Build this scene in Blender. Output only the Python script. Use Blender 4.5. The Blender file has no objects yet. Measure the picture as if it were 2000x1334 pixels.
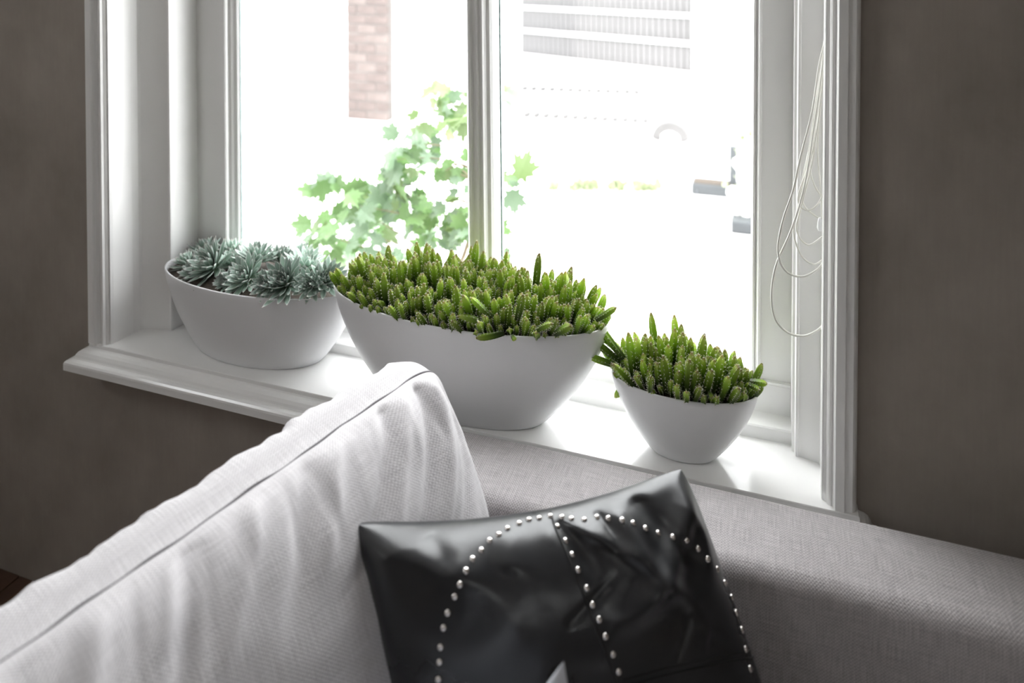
import bpy, bmesh, math, random
import numpy as np
from mathutils import Vector, Matrix, noise
from mathutils.bvhtree import BVHTree

random.seed(7)
PI = math.pi
scene = bpy.context.scene
COL = scene.collection

# ------------------------------------------------------------------ camera
FPX, Y0, EYE = 1400.0, -33.0, 1.32
YAW, PIT = math.atan2(.326, .9453), math.radians(1.1)
cam_data = bpy.data.cameras.new('camera')
cam = bpy.data.objects.new('camera', cam_data)
COL.objects.link(cam)
cam.location = (0, 0, EYE)
cam.rotation_euler = (PI/2 - PIT, 0, YAW)
cam_data.sensor_width = 36.0
cam_data.lens = FPX/2000*36.0
cam_data.shift_y = -(667.0 - Y0)/2000.0
cam_data.clip_start = .02
cam_data.dof.use_dof = True
cam_data.dof.focus_distance = 1.12
cam_data.dof.aperture_fstop = 2.9
scene.camera = cam

# ------------------------------------------------------------------ light
ZENITH = 13.5                   # overcast sky: three times brighter overhead than at the horizon
world = bpy.data.worlds.new('World')
scene.world = world
world.use_nodes = True
bg = world.node_tree.nodes['Background']
wn = world.node_tree
bg.inputs['Color'].default_value = (.985, .978, 1.0, 1)
_tc = wn.nodes.new('ShaderNodeTexCoord'); _sp = wn.nodes.new('ShaderNodeSeparateXYZ'); _mr = wn.nodes.new('ShaderNodeMapRange')
wn.links.new(_tc.outputs['Generated'], _sp.inputs[0]); wn.links.new(_sp.outputs['Z'], _mr.inputs['Value'])
_mr.inputs['To Min'].default_value = ZENITH/3; _mr.inputs['To Max'].default_value = ZENITH
wn.links.new(_mr.outputs['Result'], bg.inputs['Strength'])
sun_data = bpy.data.lights.new('sun', 'SUN')
sun_data.energy = 5.0
sun_data.angle = math.radians(2)
sun_data.color = (1, .97, .92)
sun = bpy.data.objects.new('sun', sun_data)
COL.objects.link(sun)
sun.rotation_euler = Vector((0, -.75, .95)).to_track_quat('Z', 'Y').to_euler()

def portal(name, loc, rot, sx, sy):
    d = bpy.data.lights.new(name, 'AREA')
    d.shape = 'RECTANGLE'; d.size = sx; d.size_y = sy
    d.cycles.is_portal = True
    o = bpy.data.objects.new(name, d); COL.objects.link(o)
    o.location = loc; o.rotation_euler = rot
    return o
portal('window_portal', (-.565, 1.36, 1.46), (-PI/2, 0, 0), 1.3, 1.8)     # sky light enters by the window in view
portal('right_fill_portal', (1.56, -.9, 1.95), (0, PI/2, 0), .5, .5) # and by an unseen one added in the right wall as fill

portal('left_fill_portal', (-2.33, -.2, 2.05), (0, -PI/2, 0), .9, .7)      # and by a small unseen one, added to brighten the left side
portal('rear_fill_portal', (-1.75, -2.53, 2.35), (PI/2, 0, 0), .7, .5)      # and by a high one added behind the camera as fill

scene.view_settings.view_transform = 'Standard'
scene.view_settings.look = 'None'
scene.view_settings.exposure = 0.0
scene.view_settings.gamma = 1.0
scene.view_settings.use_curve_mapping = False

# ------------------------------------------------------------------ view helpers: turn a sight line into a point
fw = Vector((-math.sin(YAW)*math.cos(PIT), math.cos(YAW)*math.cos(PIT), -math.sin(PIT)))
rt = Vector((math.cos(YAW), math.sin(YAW), 0)); up = rt.cross(fw)
EYEP = Vector((0, 0, EYE))
def ray(x, y): return rt*((x-1000)/FPX) - up*((y-Y0)/FPX) + fw
def at_z(x, y, z): r = ray(x, y); return EYEP + r*((z-EYE)/r.z)
def at_y(x, y, Y): r = ray(x, y); return EYEP + r*(Y/r.y)
def at_d(x, y, D): return EYEP + ray(x, y)*D

# ------------------------------------------------------------------ materials
def mat(name):
    m = bpy.data.materials.new(name); m.use_nodes = True
    nt = m.node_tree
    return m, nt, nt.nodes['Principled BSDF']
def N(nt, typ, **kw):
    n = nt.nodes.new(typ)
    for k, v in kw.items():
        if k in n.inputs: n.inputs[k].default_value = v
        else: setattr(n, k, v)
    return n
def L(nt, a, b): nt.links.new(a, b)
def ramp(nt, fac, stops):
    r = nt.nodes.new('ShaderNodeValToRGB')
    e = r.color_ramp.elements
    while len(e) < len(stops): e.new(.5)
    for el, (p, c) in zip(e, stops):
        el.position = p; el.color = (*c, 1) if len(c) == 3 else c
    L(nt, fac, r.inputs['Fac'])
    return r.outputs['Color']
def bump(nt, h, strength, dist, bsdf, prev=None):
    b = N(nt, 'ShaderNodeBump'); b.inputs['Strength'].default_value = strength
    b.inputs['Distance'].default_value = dist
    L(nt, h, b.inputs['Height'])
    if prev: L(nt, prev, b.inputs['Normal'])
    L(nt, b.outputs['Normal'], bsdf.inputs['Normal'])
    return b.outputs['Normal']
def simple(name, color, rough=.5, var=.06, scale=8, bmp=0, bscale=60, **kw):
    m, nt, b = mat(name)
    tc = N(nt, 'ShaderNodeTexCoord')
    n = N(nt, 'ShaderNodeTexNoise'); n.inputs['Scale'].default_value = scale; n.inputs['Detail'].default_value = 5
    L(nt, tc.outputs['Object'], n.inputs['Vector'])
    lo = tuple(max(0, c*(1-var)) for c in color); hi = tuple(min(1, c*(1+var)) for c in color)
    L(nt, ramp(nt, n.outputs['Fac'], [(.3, lo), (.7, hi)]), b.inputs['Base Color'])
    b.inputs['Roughness'].default_value = rough
    for k, v in kw.items(): b.inputs[k.replace('_', ' ')].default_value = v
    if bmp:
        n2 = N(nt, 'ShaderNodeTexNoise'); n2.inputs['Scale'].default_value = bscale; n2.inputs['Detail'].default_value = 6
        L(nt, tc.outputs['Object'], n2.inputs['Vector'])
        bump(nt, n2.outputs['Fac'], bmp, .002, b)
    return m

# wall plaster: warm grey, cloudy
def plaster():
    m, nt, b = mat('grey_plaster')
    tc = N(nt, 'ShaderNodeTexCoord')
    mp = N(nt, 'ShaderNodeMapping'); L(nt, tc.outputs['Object'], mp.inputs['Vector'])
    mp.inputs['Scale'].default_value = (1, 1, .7)
    n = N(nt, 'ShaderNodeTexNoise'); n.inputs['Scale'].default_value = 7; n.inputs['Detail'].default_value = 8; n.inputs['Roughness'].default_value = .6
    L(nt, mp.outputs['Vector'], n.inputs['Vector'])
    c = ramp(nt, n.outputs['Fac'], [(.25, (.285, .250, .215)), (.5, (.345, .305, .268)), (.75, (.40, .358, .315))])
    # fine vertical brush streaks
    mp2 = N(nt, 'ShaderNodeMapping'); L(nt, tc.outputs['Object'], mp2.inputs['Vector'])
    mp2.inputs['Scale'].default_value = (220, 220, 12)
    n2 = N(nt, 'ShaderNodeTexNoise'); n2.inputs['Scale'].default_value = 1; n2.inputs['Detail'].default_value = 4
    L(nt, mp2.outputs['Vector'], n2.inputs['Vector'])
    mx = N(nt, 'ShaderNodeMix'); mx.data_type = 'RGBA'; mx.blend_type = 'MULTIPLY'
    mx.inputs[0].default_value = .22
    L(nt, c, mx.inputs[6]); L(nt, ramp(nt, n2.outputs['Fac'], [(.3, (.82, .82, .82)), (.7, (1, 1, 1))]), mx.inputs[7])
    L(nt, mx.outputs[2], b.inputs['Base Color'])
    b.inputs['Roughness'].default_value = .85
    n3 = N(nt, 'ShaderNodeTexNoise'); n3.inputs['Scale'].default_value = 40; n3.inputs['Detail'].default_value = 8
    L(nt, tc.outputs['Object'], n3.inputs['Vector'])
    bump(nt, n3.outputs['Fac'], .35, .003, b)
    return m

# woven cloth in metres of UV: threads as bump and slubs as colour
def weave(name, ca, cb, pitch=.0016, strength=.6, slub=.25):
    m, nt, b = mat(name)
    uv = N(nt, 'ShaderNodeUVMap'); uv.uv_map = 'UVMap'
    sep = N(nt, 'ShaderNodeSeparateXYZ')
    wob = N(nt, 'ShaderNodeTexNoise'); wob.inputs['Scale'].default_value = 25; L(nt, uv.outputs['UV'], wob.inputs['Vector'])
    wm = N(nt, 'ShaderNodeVectorMath', operation='SCALE'); wm.inputs['Scale'].default_value = .0016
    L(nt, wob.outputs['Color'], wm.inputs[0])
    wa = N(nt, 'ShaderNodeVectorMath', operation='ADD'); L(nt, uv.outputs['UV'], wa.inputs[0]); L(nt, wm.outputs['Vector'], wa.inputs[1])
    L(nt, wa.outputs['Vector'], sep.inputs[0])
    def s(out, k, ph=0):
        a = N(nt, 'ShaderNodeMath', operation='MULTIPLY'); L(nt, out, a.inputs[0]); a.inputs[1].default_value = k
        c = N(nt, 'ShaderNodeMath', operation='SINE'); L(nt, a.outputs[0], c.inputs[0]); return c.outputs[0]
    k = 2*PI/pitch/2
    p = N(nt, 'ShaderNodeMath', operation='MULTIPLY'); L(nt, s(sep.outputs[0], k), p.inputs[0]); L(nt, s(sep.outputs[1], k), p.inputs[1])
    # slubs along each thread direction
    def sl(sx, sy):
        mp = N(nt, 'ShaderNodeMapping'); L(nt, uv.outputs['UV'], mp.inputs['Vector']); mp.inputs['Scale'].default_value = (sx, sy, 1)
        n = N(nt, 'ShaderNodeTexNoise'); n.inputs['Scale'].default_value = 1; n.inputs['Detail'].default_value = 3
        L(nt, mp.outputs['Vector'], n.inputs['Vector']); return n.outputs['Fac']
    ad = N(nt, 'ShaderNodeMath', operation='ADD'); L(nt, sl(30, 800), ad.inputs[0]); L(nt, sl(800, 30), ad.inputs[1])
    h = N(nt, 'ShaderNodeMath', operation='MULTIPLY_ADD'); L(nt, p.outputs[0], h.inputs[0]); h.inputs[1].default_value = .34
    L(nt, ad.outputs[0], h.inputs[2])
    hs = N(nt, 'ShaderNodeMath', operation='MULTIPLY'); L(nt, h.outputs[0], hs.inputs[0]); hs.inputs[1].default_value = .5
    L(nt, ramp(nt, hs.outputs[0], [(.5-slub, cb), (.5+slub, ca)]), b.inputs['Base Color'])
    b.inputs['Roughness'].default_value = .9
    b.inputs['Sheen Weight'].default_value = .25
    b.inputs['Specular IOR Level'].default_value = .2
    bump(nt, hs.outputs[0], strength, .0012, b)
    return m

def leather():
    m, nt, b = mat('black_leather')
    tc = N(nt, 'ShaderNodeTexCoord')
    n = N(nt, 'ShaderNodeTexNoise'); n.inputs['Scale'].default_value = 9; n.inputs['Detail'].default_value = 6
    L(nt, tc.outputs['Object'], n.inputs['Vector'])
    L(nt, ramp(nt, n.outputs['Fac'], [(.3, (.014, .0145, .016)), (.7, (.022, .023, .025))]), b.inputs['Base Color'])
    L(nt, ramp(nt, n.outputs['Fac'], [(.3, (.25, .25, .25)), (.7, (.34, .34, .34))]), b.inputs['Roughness'])
    b.inputs['Specular IOR Level'].default_value = .6
    v = N(nt, 'ShaderNodeTexVoronoi'); v.inputs['Scale'].default_value = 700; L(nt, tc.outputs['Object'], v.inputs['Vector'])
    nn = bump(nt, v.outputs['Distance'], .05, .0004, b)
    n2 = N(nt, 'ShaderNodeTexNoise'); n2.inputs['Scale'].default_value = 14; n2.inputs['Detail'].default_value = 4; n2.inputs['Distortion'].default_value = 1.2
    L(nt, tc.outputs['Object'], n2.inputs['Vector'])
    bump(nt, n2.outputs['Fac'], .22, .004, b, nn)
    return m

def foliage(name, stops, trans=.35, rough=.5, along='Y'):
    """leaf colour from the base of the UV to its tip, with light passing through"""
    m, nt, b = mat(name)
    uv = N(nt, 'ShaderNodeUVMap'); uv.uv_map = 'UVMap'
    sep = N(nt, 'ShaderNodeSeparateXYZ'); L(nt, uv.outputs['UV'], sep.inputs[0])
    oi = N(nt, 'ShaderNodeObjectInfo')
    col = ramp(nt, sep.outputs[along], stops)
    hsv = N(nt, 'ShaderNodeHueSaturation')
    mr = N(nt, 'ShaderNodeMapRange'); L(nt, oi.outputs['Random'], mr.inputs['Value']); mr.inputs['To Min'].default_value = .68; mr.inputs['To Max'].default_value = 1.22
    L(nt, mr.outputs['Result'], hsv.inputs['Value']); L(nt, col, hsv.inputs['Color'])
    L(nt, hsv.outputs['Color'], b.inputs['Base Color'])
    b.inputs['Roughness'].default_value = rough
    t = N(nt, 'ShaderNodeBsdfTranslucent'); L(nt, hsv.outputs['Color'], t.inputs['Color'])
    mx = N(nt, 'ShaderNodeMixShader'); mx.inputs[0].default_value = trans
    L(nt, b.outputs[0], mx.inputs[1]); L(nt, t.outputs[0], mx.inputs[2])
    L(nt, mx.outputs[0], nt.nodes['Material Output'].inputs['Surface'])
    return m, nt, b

def glass():
    m, nt, b = mat('window_glass')
    nt.nodes.remove(b)
    t = N(nt, 'ShaderNodeBsdfTransparent'); t.inputs['Color'].default_value = (.97, .985, .98, 1)
    g = N(nt, 'ShaderNodeBsdfGlossy'); g.inputs['Roughness'].default_value = .02
    lw = N(nt, 'ShaderNodeLayerWeight'); lw.inputs['Blend'].default_value = .5   # Schlick: same from both faces of the pane
    pw = N(nt, 'ShaderNodeMath', operation='POWER'); L(nt, lw.outputs['Facing'], pw.inputs[0]); pw.inputs[1].default_value = 5
    f = N(nt, 'ShaderNodeMath', operation='MULTIPLY_ADD'); L(nt, pw.outputs[0], f.inputs[0]); f.inputs[1].default_value = .9; f.inputs[2].default_value = .04
    mx = N(nt, 'ShaderNodeMixShader')
    L(nt, f.outputs[0], mx.inputs[0]); L(nt, t.outputs[0], mx.inputs[1]); L(nt, g.outputs[0], mx.inputs[2])
    L(nt, mx.outputs[0], nt.nodes['Material Output'].inputs['Surface'])
    return m

M = {}
M['plaster'] = plaster()
M['paint'] = simple('white_gloss_paint', (.88, .875, .865), .30, .015, 5, .12, 30)
M['sillpaint'] = simple('white_sill_paint', (.89, .885, .875), .14, .01, 4, .04, 25)
M['ceramic'] = simple('white_ceramic', (.80, .80, .81), .28, .01, 4, .02, 20)
M['soil'] = simple('dark_soil', (.05, .038, .028), .95, .4, 200, .8, 300)
M['sofa'] = weave('grey_sofa_weave', (.60, .57, .575), (.27, .25, .25), .0020, .9, .24)
M['linen'] = weave('pale_grey_linen', (.68, .66, .67), (.38, .365, .375), .0019, .6, .27)
M['thread'] = simple('grey_seam_thread', (.16, .15, .16), .9)
M['leather'] = leather()
M['leather_seam'] = simple('black_leather_seam', (.012, .012, .012), .6)
M['steel'] = simple('polished_stud_metal', (.78, .74, .72), .18, .03, 20, Metallic=1.0)
M['satin'] = simple('pale_silver_satin', (.62, .64, .70), .35, .04, 10)
M['cord'] = simple('white_cord', (.82, .81, .76), .7)
M['wood'] = simple('dark_oak', (.10, .055, .035), .5, .3, 14, .2, 60)
M['glass'] = glass()
M['glass_edge'] = simple('green_glass_edge', (.22, .36, .34), .2, .5, 40)
M['brick'] = simple('red_brick', (.098, .078, .073), .9, .2, 9, .4, 60)
M['brick2'] = simple('pale_brick', (.115, .094, .088), .9, .2, 9, .4, 60)
M['mortar'] = simple('pale_mortar', (.13, .12, .115), .95, .1, 9)
M['render'] = simple('white_render', (.86, .86, .85), .9, .03, 3)
M['paving'] = simple('pale_paving', (.80, .785, .78), .9, .05, 3)
M['greybrick'] = simple('grey_soldier_brick', (.125, .122, .124), .9, .2, 6)
M['greystone'] = simple('grey_stone', (.105, .102, .102), .9, .15, 6)
M['zinc'] = simple('dark_zinc', (.05, .055, .06), .6, .2, 6)
M['bark'] = simple('brown_bark', (.20, .16, .11), .9, .3, 20)
M['leaf'] = foliage('maple_leaf_green', [(0, (.10, .19, .06)), (1, (.15, .25, .10))], .4)[0]
M['leaf2'] = foliage('maple_leaf_bluish', [(0, (.14, .22, .13)), (1, (.21, .29, .20))], .35)[0]
M['leaf3'] = foliage('maple_leaf_lime', [(0, (.15, .23, .08)), (1, (.20, .275, .13))], .4)[0]
M['hedge'] = foliage('pale_ground_cover', [(0, (.26, .30, .17)), (1, (.34, .38, .24))], .3)[0]
M['flower'] = simple('white_petal', (.85, .86, .83), .8)
M['succ'] = foliage('echeveria_leaf', [(0, (.24, .34, .15)), (.35, (.26, .38, .29)), (.80, (.42, .54, .47)), (.90, (.86, .90, .87)), (1, (.36, .30, .26))], .12, .5)[0]
M['succ_edge'] = simple('echeveria_pale_margin', (.62, .72, .68), .6)
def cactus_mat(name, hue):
    m, nt, b = foliage(name, [(0, (.035, .055, .010)), (.35, (.11, .19, .018)), (.75, (.33, .50, .05)), (.93, (.50, .60, .13)), (1, (.42, .33, .15))], .42, .45)  # stops also put shade at the base and lit tops into the colour
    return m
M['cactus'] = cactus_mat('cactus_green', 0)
M['spine'] = simple('white_spine', (.86, .84, .70), .6)

# ------------------------------------------------------------------ object helpers
def link(name, me, m=None, parent=None, smooth=True):
    o = bpy.data.objects.new(name, me)
    COL.objects.link(o)
    if m is not None and not me.materials:
        for mm in (m if isinstance(m, (list, tuple)) else [m]): me.materials.append(mm)
    if parent is not None: o.parent = parent
    if smooth:
        me.polygons.foreach_set('use_smooth', [True]*len(me.polygons))
        me.update()
    return o
def pymesh(name, v, f, m=None, parent=None, smooth=True):
    me = bpy.data.meshes.new(name); me.from_pydata([tuple(p) for p in v], [], f); me.update()
    return link(name, me, m, parent, smooth)
def bobj(name, bm, m=None, parent=None, smooth=False):
    bmesh.ops.recalc_face_normals(bm, faces=bm.faces)
    me = bpy.data.meshes.new(name); bm.to_mesh(me); bm.free()
    return link(name, me, m, parent, smooth)
def tag(o, label=None, cat=None, group=None, kind=None):
    if label: o['label'] = label
    if cat: o['category'] = cat
    if group: o['group'] = group
    if kind: o['kind'] = kind
    return o
def empty(name, loc=(0, 0, 0)):
    o = bpy.data.objects.new(name, None); COL.objects.link(o)
    o.location = loc; o.empty_display_size = .05
    return o
def keep(child, parent):
    """parent without moving: the parents here carry only a translation"""
    child.parent = parent
    child.matrix_parent_inverse = Matrix.Translation(-parent.location)
    return child
def box(bm, a, b, bev=0):
    r = bmesh.ops.create_cube(bm, size=1)
    vs = r['verts']
    bmesh.ops.scale(bm, vec=(b[0]-a[0], b[1]-a[1], b[2]-a[2]), verts=vs)
    bmesh.ops.translate(bm, vec=((a[0]+b[0])/2, (a[1]+b[1])/2, (a[2]+b[2])/2), verts=vs)
    if bev:
        es = list({e for v in vs for e in v.link_edges})
        bmesh.ops.bevel(bm, geom=es, offset=bev, segments=2, affect='EDGES', profile=.5)
def boxobj(name, a, b, m, parent=None, bev=0):
    bm = bmesh.new(); box(bm, a, b, bev); return bobj(name, bm, m, parent)
def prism(name, poly, z0, z1, m, parent=None, lean=0.0, smooth=False):
    """polygon in x,y pulled up from z0 to z1 (lean = x shift at the top)"""
    n = len(poly)
    v = [(x, y, z0) for x, y in poly] + [(x+lean, y, z1) for x, y in poly]
    f = [[i, (i+1) % n, (i+1) % n+n, i+n] for i in range(n)] + [list(range(n))[::-1], list(range(n, 2*n))]
    bm = bmesh.new()
    bv = [bm.verts.new(p) for p in v]
    for q in f: bm.faces.new([bv[i] for i in q])
    return bobj(name, bm, m, parent)
def tube(pts, r, seg=8, closed=False, bm=None):
    own = bm is None
    if own: bm = bmesh.new()
    pts = [Vector(p) for p in pts]; n = len(pts); rings = []
    nrm = None
    for i, p in enumerate(pts):
        a = pts[max(i-1, 0)]; b = pts[min(i+1, n-1)]
        t = (b-a).normalized() if (b-a).length > 1e-9 else Vector((0, 0, 1))
        if nrm is None:
            nrm = t.orthogonal().normalized()
        else:
            nrm = (nrm - t*nrm.dot(t))
            nrm = nrm.normalized() if nrm.length > 1e-6 else t.orthogonal().normalized()
        bn = t.cross(nrm)
        rr = r[i] if isinstance(r, (list, tuple)) else r
        rings.append([bm.verts.new(p + (nrm*math.cos(2*PI*k/seg) + bn*math.sin(2*PI*k/seg))*rr) for k in range(seg)])
    for i in range(n-1):
        for k in range(seg):
            bm.faces.new([rings[i][k], rings[i][(k+1) % seg], rings[i+1][(k+1) % seg], rings[i+1][k]])
    bm.faces.new(rings[0][::-1]); bm.faces.new(rings[-1])
    return bm
def spline(pts, n=8):
    """Catmull-Rom through the points"""
    P = [Vector(p) for p in pts]; P = [P[0]*2-P[1]] + P + [P[-1]*2-P[-2]]
    out = []
    for i in range(1, len(P)-2):
        for k in range(n):
            t = k/n
            out.append(.5*((2*P[i]) + (P[i+1]-P[i-1])*t + (2*P[i-1]-5*P[i]+4*P[i+1]-P[i+2])*t*t + (3*P[i]-P[i-1]-3*P[i+1]+P[i+2])*t**3))
    out.append(P[-2]); return out

# ------------------------------------------------------------------ the room
SILL = .57
WY = 1.095                      # inner face of the window wall
WX0, WX1 = -1.232, .105         # opening
WTOP = 2.35
def struct(name, boxes, m):
    bm = bmesh.new()
    for a, b in boxes: box(bm, a, b)
    o = bobj(name, bm, m); o['kind'] = 'structure'; return o
struct('wall_back', [((-2.4, WY, 0), (WX0, 1.33, 2.7)), ((WX1, WY, 0), (1.7, 1.33, 2.7)),
                     ((WX0, WY, 0), (WX1, 1.33, SILL-.05)), ((WX0, WY, WTOP), (WX1, 1.33, 2.7))], M['plaster'])
yc, yd, zc, zd = -.55, .15, 1.6, 2.5      # small unseen window added in the left wall for fill light
struct('wall_left', [((-2.4, -2.6, 0), (-2.25, yc, 2.7)), ((-2.4, yd, 0), (-2.25, WY, 2.7)),
                     ((-2.4, yc, 0), (-2.25, yd, zc)), ((-2.4, yc, zd), (-2.25, yd, 2.7))], M['plaster'])
# right wall with an unseen window opening added for fill light
ya, yb, za, zb = -1.15, -.65, 1.7, 2.2
struct('wall_right', [((1.5, -2.6, 0), (1.65, ya, 2.7)), ((1.5, yb, 0), (1.65, WY, 2.7)),
                      ((1.5, ya, 0), (1.65, yb, za)), ((1.5, ya, zb), (1.65, yb, 2.7))], M['plaster'])
xe, xf, ze, zf = -2.1, -1.4, 2.1, 2.6       # high window added in the wall behind the camera for fill
struct('wall_front', [((-2.25, -2.6, 0), (xe, -2.45, 2.7)), ((xf, -2.6, 0), (1.5, -2.45, 2.7)),
                      ((xe, -2.6, 0), (xf, -2.45, ze)), ((xe, -2.6, zf), (xf, -2.45, 2.7))], M['plaster'])
struct('ceiling', [((-2.4, -2.6, 2.7), (1.7, 1.33, 2.85))], simple('white_ceiling', (.72, .70, .67), .9))
# floor boards, each a child of the floor
fl = struct('floor', [((-2.4, -2.6, -.05), (1.65, 1.33, -.001))], M['wood'])
me = None
for i in range(25):
    x = -2.25 + i*.15
    if me is None:
        o = boxobj('floorboard', (0, -2.44, -.001), (.147, WY-.001, .010), M['wood'], fl, .001); me = o.data
    else:
        o = bpy.data.objects.new('floorboard', me); COL.objects.link(o); o.parent = fl
    o.location.x = x
# frame and pane of the added fill window on the right
w2 = empty('fill_window_right', (1.56, -.9, .9)); w2['kind'] = 'structure'
for a, b in (((1.54, ya, za), (1.59, ya+.05, zb)), ((1.54, yb-.05, za), (1.59, yb, zb)), ((1.54, ya, za), (1.59, yb, za+.05)),
             ((1.54, ya, zb-.05), (1.59, yb, zb)), ((1.55, -.92, za), (1.58, -.88, zb))):
    keep(boxobj('fill_window_frame', a, b, M['paint'], None, .003), w2)
keep(boxobj('glass_pane', (1.563, ya+.05, za+.05), (1.567, yb-.05, zb-.05), M['glass']), w2)

w4 = empty('fill_window_rear', (-1.75, -2.5, ze)); w4['kind'] = 'structure'  # unseen rear window, added for fill light
for a, b in (((xe, -2.54, ze), (xe+.05, -2.49, zf)), ((xf-.05, -2.54, ze), (xf, -2.49, zf)), ((xe, -2.54, ze), (xf, -2.49, ze+.05)), ((xe, -2.54, zf-.05), (xf, -2.49, zf))):
    keep(boxobj('fill_window_frame', a, b, M['paint'], None, .003), w4)
keep(boxobj('glass_pane', (xe+.05, -2.517, ze+.05), (xf-.05, -2.513, zf-.05), M['glass']), w4)
w3 = empty('fill_window_left', (-2.32, -.2, 1.6)); w3['kind'] = 'structure'  # unseen left window, added for fill light
for a, b in (((-2.34, yc, zc), (-2.29, yc+.05, zd)), ((-2.34, yd-.05, zc), (-2.29, yd, zd)), ((-2.34, yc, zc), (-2.29, yd, zc+.05)), ((-2.34, yc, zd-.05), (-2.29, yd, zd))):
    keep(boxobj('fill_window_frame', a, b, M['paint'], None, .003), w3)
keep(boxobj('glass_pane', (-2.317, yc+.05, zc+.05), (-2.313, yd-.05, zd-.05), M['glass']), w3)

# ------------------------------------------------------------------ window in view
win = empty('window_1', (-.55, 1.2, SILL)); win['kind'] = 'structure'
SY = 1.238                       # room face of the sashes
# architrave on the left: outer flat, bead, hollow, inner bead
casp = [(0, WY), (0, 1.0715), (.0005, 1.071), (.0175, 1.0705), (.0185, 1.067), (.0205, 1.0652), (.0225, 1.067), (.0235, 1.072), (.027, 1.0765),
        (.031, 1.077), (.0345, 1.073), (.0375, 1.0695), (.041, 1.0705), (.0425, 1.075), (.0445, 1.0765), (.0465, 1.079), (.048, 1.083), (.0503, 1.086), (.0503, WY), (.045, 1.11), (.0, 1.11)]
keep(prism('casing', [(-1.2707+u, y) for u, y in casp], SILL-.001, WTOP+.05, M['paint']), win)
casr = [(0, WY+.015), (0, 1.0905), (.0025, 1.0875), (.006, 1.086), (.0068, 1.082), (.009, 1.0795), (.0115, 1.0785), (.0135, 1.0795), (.0142, 1.077), (.0155, 1.0725),
        (.0165, 1.0712), (.028, 1.0712), (.0283, 1.0745), (.0385, 1.0745), (.0415, 1.077), (.0445, 1.083), (.0445, WY+.015)]
keep(prism('casing', [(.0876+u, y) for u, y in casr], SILL-.001, WTOP+.05, M['paint']), win)
# jamb linings and the splayed boxes behind the architraves
keep(prism('jamb', [(-1.2209, 1.080), (-1.2195, 1.0865), (-1.2165, 1.13), (-1.2125, 1.1429), (-1.2085, 1.147), (-1.1535, 1.1635), (-1.1515, 1.162),
                    (-1.1485, 1.1625), (-1.1475, 1.166), (-1.1475, SY+.03), (-1.232, SY+.03), (-1.232, 1.10)], SILL-.01, WTOP, M['paint']), win)
keep(prism('jamb', [(.0885, 1.088), (.0905, 1.1), (.094, 1.160), (.0905, 1.1676), (.062, 1.1743), (.0605, 1.1725), (.0575, 1.1727), (.0563, 1.1765), (.0560, 1.182), (.0525, 1.184), (.0525, SY+.03), (.105, SY+.03),
                    (.105, 1.10)], SILL-.01, WTOP, M['paint']), win)
# left sash stile with its stepped glazing bead
keep(prism('stile', [(-1.1475, SY), (-1.0745, SY), (-1.0735, SY-.003), (-1.0705, SY-.004), (-1.0685, SY-.002), (-1.0675, SY+.004), (-1.062, SY+.006), (-1.058, SY+.010), (-1.053, SY+.013),
                     (-1.051, SY+.018), (-1.046, SY+.020), (-1.046, SY+.045), (-1.1475, SY+.045)], SILL+.02, WTOP, M['paint']), win)
keep(prism('stile', [(.0525, SY), (.006, SY), (.005, SY-.003), (.002, SY-.004), (0, SY-.002), (-.001, SY+.004), (-.0035, SY+.006), (-.0045, SY+.003), (-.0075, SY+.004), (-.0085, SY+.012), (-.0105, SY+.018),
                     (-.0105, SY+.045), (.0525, SY+.045)], SILL+.02, WTOP, M['paint']), win)
# middle mullion, leaning a little
mp_ = [(-.5215, SY+.045), (-.5215, SY+.004), (-.5190, SY), (-.5155, SY-.002), (-.5145, SY-.009), (-.5125, SY-.012), (-.5095, SY-.012), (-.5085, SY-.008), (-.5055, SY-.006), (-.4985, SY-.006),
       (-.4965, SY-.009), (-.494, SY-.0095), (-.492, SY-.006), (-.4885, SY-.006), (-.4865, SY-.009), (-.4845, SY-.0095), (-.4825, SY-.006), (-.4795, SY-.002), (-.4735, SY), (-.470, SY+.006), (-.466, SY+.045)]
keep(prism('mullion', [(x+.0085, y) for x, y in mp_], SILL+.06, WTOP, M['paint'], lean=-.0185), win)
keep(prism('glass_edge', [(-.4515, SY+.012), (-.4485, SY+.012), (-.4485, SY+.019), (-.4515, SY+.019)], SILL+.085, WTOP, M['glass_edge'], lean=-.016), win)
keep(prism('glass_edge', [(-1.0445, SY+.014), (-1.0438, SY+.014), (-1.0438, SY+.018), (-1.0445, SY+.018)], SILL+.085, WTOP, M['glass_edge']), win)
# rails, panes
def railpoly(z0, z1):
    return [(SY-.0045, z0), (SY-.0045, z1-.012), (SY-.0065, z1-.010), (SY-.0065, z1-.006), (SY+.004, z1-.005), (SY+.010, z1), (SY+.045, z1), (SY+.045, z0)]
def xprism(name, poly, x0, x1, m, parent=None):
    n = len(poly); bm = bmesh.new()
    a = [bm.verts.new((x0, y, z)) for y, z in poly]; b = [bm.verts.new((x1, y, z)) for y, z in poly]
    for i in range(n): bm.faces.new([a[i], a[(i+1) % n], b[(i+1) % n], b[i]])
    bm.faces.new(a[::-1]); bm.faces.new(b)
    return bobj(name, bm, m, parent)
for x0, x1 in ((-1.1470, -.495), (-.4945, .0522)):
    keep(xprism('bottom_rail', railpoly(SILL+.02, SILL+.082), x0, x1, M['paint']), win)
keep(boxobj('top_rail', (-1.15, SY, WTOP-.06), (.053, SY+.045, WTOP), M['paint'], None, .002), win)
keep(boxobj('glass_pane', (-1.047, SY+.014, SILL+.08), (-.512, SY+.018, WTOP-.06), M['glass']), win)
keep(boxobj('glass_pane', (-.4485, SY+.014, SILL+.08), (-.0105, SY+.018, WTOP-.06), M['glass']), win)
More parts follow.
